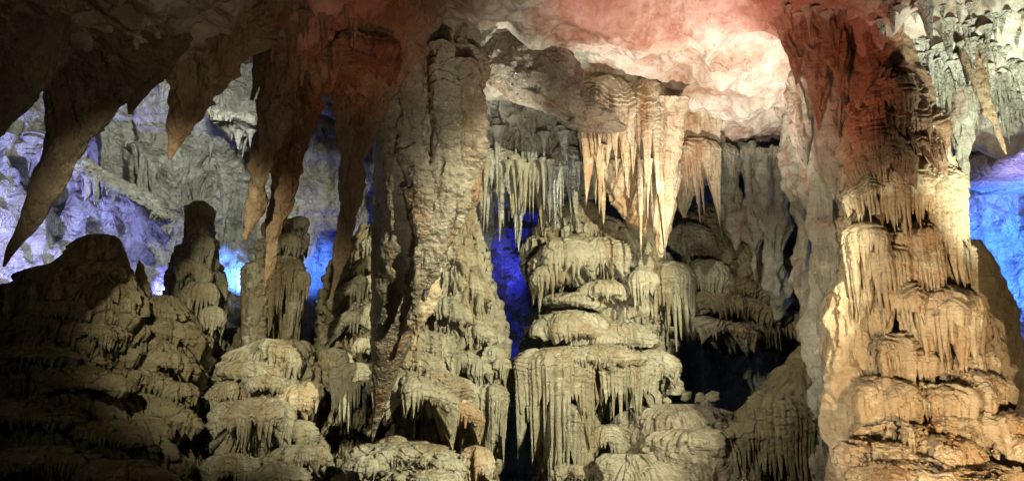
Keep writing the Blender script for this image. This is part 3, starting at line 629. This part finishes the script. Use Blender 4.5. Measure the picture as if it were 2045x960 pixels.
mound('flowstone_mound', 'stepped mound of sloping shelves tucked behind the giant tip on its left', 'flowstone',
      [(450, 725, 770), (500, 690, 780), (560, 665, 780), (620, 650, 780), (690, 645, 780), (740, 635, 780), (800, 640, 780), (880, 640, 780), (1080, 620, 800)],
      14.0, M_FLOWD, T(0.22, 0.12, 0.18, 0.07, 14, lobes=8, wave=0.8), [
          S(720, 520, 545, 48, 24, 13.4, tilt=-0.5), S(705, 560, 585, 48, 40, 13.2, tilt=-0.5, m=M_FLOW), S(700, 625, 650, 55, 26, 13.1, tilt=-0.5, m=M_FLOW), S(725, 675, 695, 20, 12, 12.9, m=M_FLOW),
          S(665, 700, 735, 44, 80, 12.7, n='drapery', m=M_FLOW), S(712, 725, 755, 42, 110, 12.4, n='drapery', m=M_FLOW, tw=8), S(690, 810, 840, 55, 30, 12.6)], ratio=0.7, rough=0.06, seed=14, lump=0.08, sc=(26, dict(sz=(18, 38), mats=[M_FLOW, M_FLOWD])))

for q, (x, top, w_, base, dd, lb) in enumerate([(278, 520, 17, 640, 11.6, 'dark finger shaped stalagmite between the corner mound and the knobbed stalagmite'), (214, 468, 9, 520, 10.3, 'small dark tooth on the summit of the corner mound'),
        (182, 474, 8, 520, 10.3, 'small dark point left of the summit of the corner mound'), (66, 556, 13, 620, 9.8, 'stubby dark stalagmite on the left shoulder of the corner mound'), (12, 568, 7, 640, 9.6, 'thin dark spike at the left edge of the view on the corner mound'), (112, 542, 12, 600, 9.9, 'blunt dark stalagmite in the middle of the left shoulder of the corner mound')]):
    hang('stalagmite', [(top, x - w_ * .3, x + w_ * .3), (top + 8, x - w_ * .8, x + w_ * .8), (top + 30, x - w_, x + w_), (base, x - w_ * 1.5, x + w_ * 1.5)], dd, M_FLOWD, lb, 'stalagmite', ratio=0.9, rough=0.04, rfreq=3, lump=0.04, lfreq=3, seed=120 + q)

# ------------------------------------------------------------------ the great column on the right
mound('great_column', 'massive honey coloured tiered column lit in warm light at the right', 'column',
      [(170, 1715, 1800, 9.9), (200, 1712, 1826), (250, 1705, 1850), (320, 1700, 1880), (400, 1700, 1905), (470, 1705, 1905), (540, 1700, 1915), (600, 1690, 1935), (660, 1680, 1950), (720, 1690, 1980), (780, 1700, 1990), (840, 1690, 1995), (900, 1700, 2010), (1080, 1690, 2080)],
      9.9, M_HONEY, T(0.27, 0.09, 0.24, 0.055, 20, lobes=9, wave=0.9), [
          
          S(1806, 325, 372, 96, 120, 9.3, n='drapery', tw=9, tilt=0.05, minl=0.5), S(1742, 350, 385, 56, 80, 9.1, n='drapery', tw=8, tilt=-0.3, minl=0.3), S(1880, 365, 400, 46, 130, 9.2, n='drapery', tw=8, minl=0.4),
          S(1835, 450, 490, 92, 120, 9.2, n='drapery', tw=9, minl=0.5), S(1728, 450, 485, 50, 90, 9, n='drapery', tw=8, minl=0.3), S(1775, 490, 525, 62, 110, 9, n='drapery', tilt=0.2, minl=0.4), S(1890, 480, 512, 44, 120, 9.1, n='drapery', minl=0.4),
          S(1722, 555, 600, 58, 110, 9.1, minl=0.5, n='drapery'), S(1800, 560, 610, 80, 130, 9, n='drapery', tilt=0.2, minl=0.5), S(1876, 575, 625, 84, 50, 8.9, n='drapery', tw=12, minl=0.5), S(1880, 630, 655, 65.52, 46, 8.8, n='drapery', tw=14, sharp=2, minl=0.5),
          S(1775, 660, 720, 57.72, 110, 8.8, n='drapery', minl=0.6, tw=12), S(1905, 680, 730, 71.76, 50, 8.9, minl=0.4), S(1845, 700, 735, 39, 60, 8.7, minl=0.4),
          S(1765, 760, 810, 54.6, 90, 8.6, minl=0.5), S(1935, 745, 785, 71.76, 60, 8.7, n='drapery', tw=13, minl=0.5), S(1858, 770, 805, 65.52, 60, 8.5, minl=0.5), S(1790, 830, 865, 65.52, 60, 8.3, minl=0.5), S(1930, 825, 862, 85.8, 60, 8.4, minl=0.5),
          S(1740, 880, 915, 62.4, 60, 8.1, minl=0.5), S(1860, 880, 915, 78, 60, 8.1, minl=0.5), S(1990, 870, 910, 70.2, 60, 8.2, minl=0.5), S(1800, 925, 955, 85.8, 60, 7.8, minl=0.5), S(1940, 925, 958, 85.8, 60, 7.8, minl=0.5)],
      ratio=0.75, rough=0.06, rfreq=2.6, seed=20, lump=0.12, sc=(84, dict(sz=(22, 50), fr=(20, 70), tw=9, y0=330, mats=[M_HONEY, M_HONEY, M_HONEY, M_CREAM])))
_top = [o for o in bpy.data.objects if o.name.startswith('great_column')][0]
link('stained_top', rev([(-140, 1520, 1940, 9.9), (-40, 1600, 1860, 9.7), (60, 1668, 1806), (140, 1690, 1826), (200, 1700, 1850), (260, 1700, 1860), (320, 1720, 1850)], 9.7, ratio=0.8, rough=0.05, rfreq=2.4, flute=0.12, ffreq=3, lump=0.08,
     lfreq=1.5, seed=24), True, M_RUST, _top)
for q, (cx, tp, lp, hf, fg, ti) in enumerate([(1775, 130, 180, 52, 26, 0), (1785, 160, 212, 68, 30, 0), (1768, 195, 250, 66, 30, -.1), (1822, 205, 258, 54, 44, 0.1), (1752, 240, 290, 58, 30, -0.1), (1820, 250, 302, 68, 46, 0.05), (1760, 280, 332, 66, 34, -0.1)]):
    link('shelf', cap(cx, tp, lp, hf, fg, 9.2 - 0.03 * q, tw=8, tilt=ti, ratio=0.8, seed=300 + q, minl=0.4), True, M_RUST, _top)
hang('column_buttress', [(540, 1690, 1720), (580, 1672, 1730), (650, 1658, 1730), (720, 1655, 1735), (800, 1660, 1745), (870, 1660, 1760), (940, 1665, 1790), (1080, 1665, 1830)], 8.9, M_HONEY,
     'lumpy pale buttress down the left foot of the great column', 'flowstone', ratio=0.8, rough=0.07, rfreq=3, flute=0.10, ffreq=4, lump=0.08, lfreq=1.6, seed=90, fz=0.3)
# dark leaning slab and curtains in front of the blue chamber, right edge
hang('curtain_strand', [(380, 945, 990), (430, 950, 982), (500, 955, 978), (545, 962, 976), (562, 967, 971)], 16.9, M_WALL, 'blue lit strand in the narrow gap right of the giant stalactite', 'curtain', ratio=0.7, rough=0.05, flute=0.14, ffreq=4, seed=210)
hang('leaning_slab', [(480, 1900, 1960), (560, 1905, 2000), (650, 1910, 2035), (740, 1930, 2060), (840, 1950, 2100), (1080, 1950, 2160)], 12.0, M_FLOWD,
     'dark cracked slab of rock between the great column and the blue chamber', 'rock', ratio=0.5, rough=0.08, lump=0.08, seed=91)
hang('stalactite', [(90, 1915, 1975, 9.2), (150, 1930, 1972), (200, 1952, 1984), (250, 1980, 2000), (290, 1998, 2008), (308, 2008, 2011)], 9.2, M_BROWN,
     'lone slanting brown stalactite against the pale ceiling in the upper right', ratio=0.7, rough=0.03, flute=0.04, seed=92)
hang('curtain_strand', [(180, 1895, 1960), (260, 1905, 1950), (330, 1915, 1940), (390, 1925, 1935), (420, 1931, 1934)], 10.4, M_GREY,
     'slim grey strand between the great column and the blue chamber', 'curtain', LC, ratio=0.7, rough=0.04, flute=0.06, seed=93)

hang('rock_ledge', [(322, 1900, 2300), (338, 1880, 2320), (352, 1885, 2320), (366, 1920, 2260)], 14.6, M_WALL, 'dark ledge crossing the blue chamber under the violet rock', 'rock', ratio=0.5, rough=0.2, rfreq=1.5, seed=180)
for q, (cx, tp, lp, hf, fg, dd, ti, lb) in enumerate([(235, 350, 385, 120, 30, 17.4, 0.5, 'sloping ledge across the grey left wall'), (465, 225, 246, 60, 14, 17.4, 0.2, 'flat ledge with a dark crack under it on the left wall'), (640, 235, 255, 50, 14, 17.6, 0.1, 'second flat ledge seen between the brown stalactites')]):
    tag(link('rock_ledge', cap(cx, tp, lp, hf, fg, dd, tw=14, tilt=ti, seed=190 + q, ratio=0.8, rough=0.08), True, M_WALL), lb, 'rock')

# ------------------------------------------------------------------ small stalactites: five shapes, copied
rnd = random.Random(5)
PROTO = []
for q in range(6):
    hgt = 1.0
    nt, nu = 22, 12
    tt = np.linspace(0, 1, nt); th = np.linspace(0, 2 * np.pi, nu, endpoint=False)
    TT, TH = np.meshgrid(tt, th, indexing='ij')
    rr = 0.5 * (0.8 * (1 - TT) ** (0.55 + 0.2 * q) + 0.9 * np.exp(-TT * 8)) * (1 + 0.18 * fbm(np.stack([np.cos(TH) * 1.3, np.sin(TH) * 1.3, TT * 4 + q * 9], -1), 1.0, 3, q)) + 0.02 * (1 - TT)
    bend = 0.12 * (q - 2.5) / 2.5
    G = np.stack([rr * np.cos(TH) + bend * TT ** 2, rr * np.sin(TH), -TT * hgt], -1)
    PROTO.append(grid_mesh('stalactite', G, True))
FRONT_USED = {}


def fringe(n, a, b, lmin, lmax, w, mat, label, group, jit=10):
    """n small stalactites between two points (px, py, depth)"""
    for k in range(n):
        t = min(1, max(0, (k + rnd.uniform(-1.5, 2.5)) / n))
        p = [a[i] + (b[i] - a[i]) * t for i in range(3)]
        p[0] += rnd.uniform(-4, 4); p[1] += rnd.uniform(-jit, jit); p[2] += rnd.uniform(-.3, .3)
        if jit > 10: p[2] = snap(p[0], p[1]) or p[2]
        q = rnd.randrange(6)
        key = (q, mat.name)
        if key not in FRONT_USED:
            me = PROTO[q].copy(); me.materials.append(mat); FRONT_USED[key] = me
        o = bpy.data.objects.new('small_stalactite', FRONT_USED[key]); scn.collection.objects.link(o)
        m = p[2] / FPX; ln = (lmin * 0.6 + (lmax * 1.1 - lmin * 0.6) * rnd.random() ** 1.8) * m; ww = rnd.uniform(0.5, 1.9) * w * m
        pt = P(*p); o.location = Vector(pt) + Vector((0, 0.5 * ww, 0.12 * ln)); o.scale = (ww, ww, ln * 1.15)
        o.rotation_euler = (rnd.uniform(-.04, .04), rnd.uniform(-.04, .04), rnd.uniform(0, 6.28))
        tag(o, label, 'stalactite', group)


fringe(16, (960, 380, 14.0), (1180, 400, 14.2), 50, 105, 13, M_WALL, 'pale drip in the row above the dark blue gap', 'drips above the dark blue gap')
fringe(26, (940, 250, 13.9), (1175, 270, 13.9), 60, 150, 15, M_WALL, 'cream drip hanging against the wide curtain above the dark blue gap', 'drips on the wide cream curtain', jit=10)
fringe(16, (950, 330, 13.7), (1185, 335, 13.7), 40, 130, 11, M_FLOW, 'thin cream drip low on the wide curtain above the dark blue gap', 'thin drips low on the wide cream curtain', jit=10)
fringe(12, (1395, 320, 14.2), (1500, 330, 14.2), 30, 80, 8, M_WALL, 'fine drip above the black hollow right of the short tan curtain', 'drips beside the short tan curtain')
fringe(14, (140, 250, 17.9), (420, 330, 18.1), 50, 120, 26, M_WALL, 'grey drip on the pale left wall behind the dark stalactites', 'drips on the left wall', jit=45)
fringe(18, (380, 330, 17.4), (520, 400, 17.6), 40, 100, 18, M_WALL, 'grey drip above the bright blue window', 'drips above the blue window', jit=45)
fringe(10, (-10, 250, 15.6), (90, 330, 16), 80, 190, 24, M_WALL, 'blue lit drip at the left edge behind the huge dark stalactite', 'blue drips at the left edge', jit=45)
fringe(85, (1760, 70, 9.9), (2060, 100, 9.9), 25, 75, 15, M_WALL, 'whitish drip on the upper right ceiling', 'drips on the upper right ceiling', jit=80)
fringe(60, (1830, 150, 11.0), (2060, 200, 11.2), 30, 90, 15, M_WALL, 'whitish drip low on the ceiling above the blue chamber', 'drips above the blue chamber', jit=45)
fringe(14, (1555, 20, 9.6), (1700, 90, 10.2), 25, 70, 11, M_GREY, 'rust red drip at the top of the long strands', 'red drips above the long strands', jit=45)
fringe(34, (540, 40, 9.0), (850, 100, 9.6), 30, 90, 16, M_BROWN, 'rusty brown drip on the ceiling around the red lump', 'brown drips around the red lump', jit=60)
fringe(8, (1175, 300, 12.7), (1300, 330, 12.6), 60, 120, 13, M_TAN, 'tan drip on the front of the hanging bell', 'drips on the hanging bell')
fringe(6, (430, 250, 17.5), (520, 260, 17.5), 20, 50, 14, M_WALL, 'stubby drip under the crack in the left wall', 'drips under the wall crack')
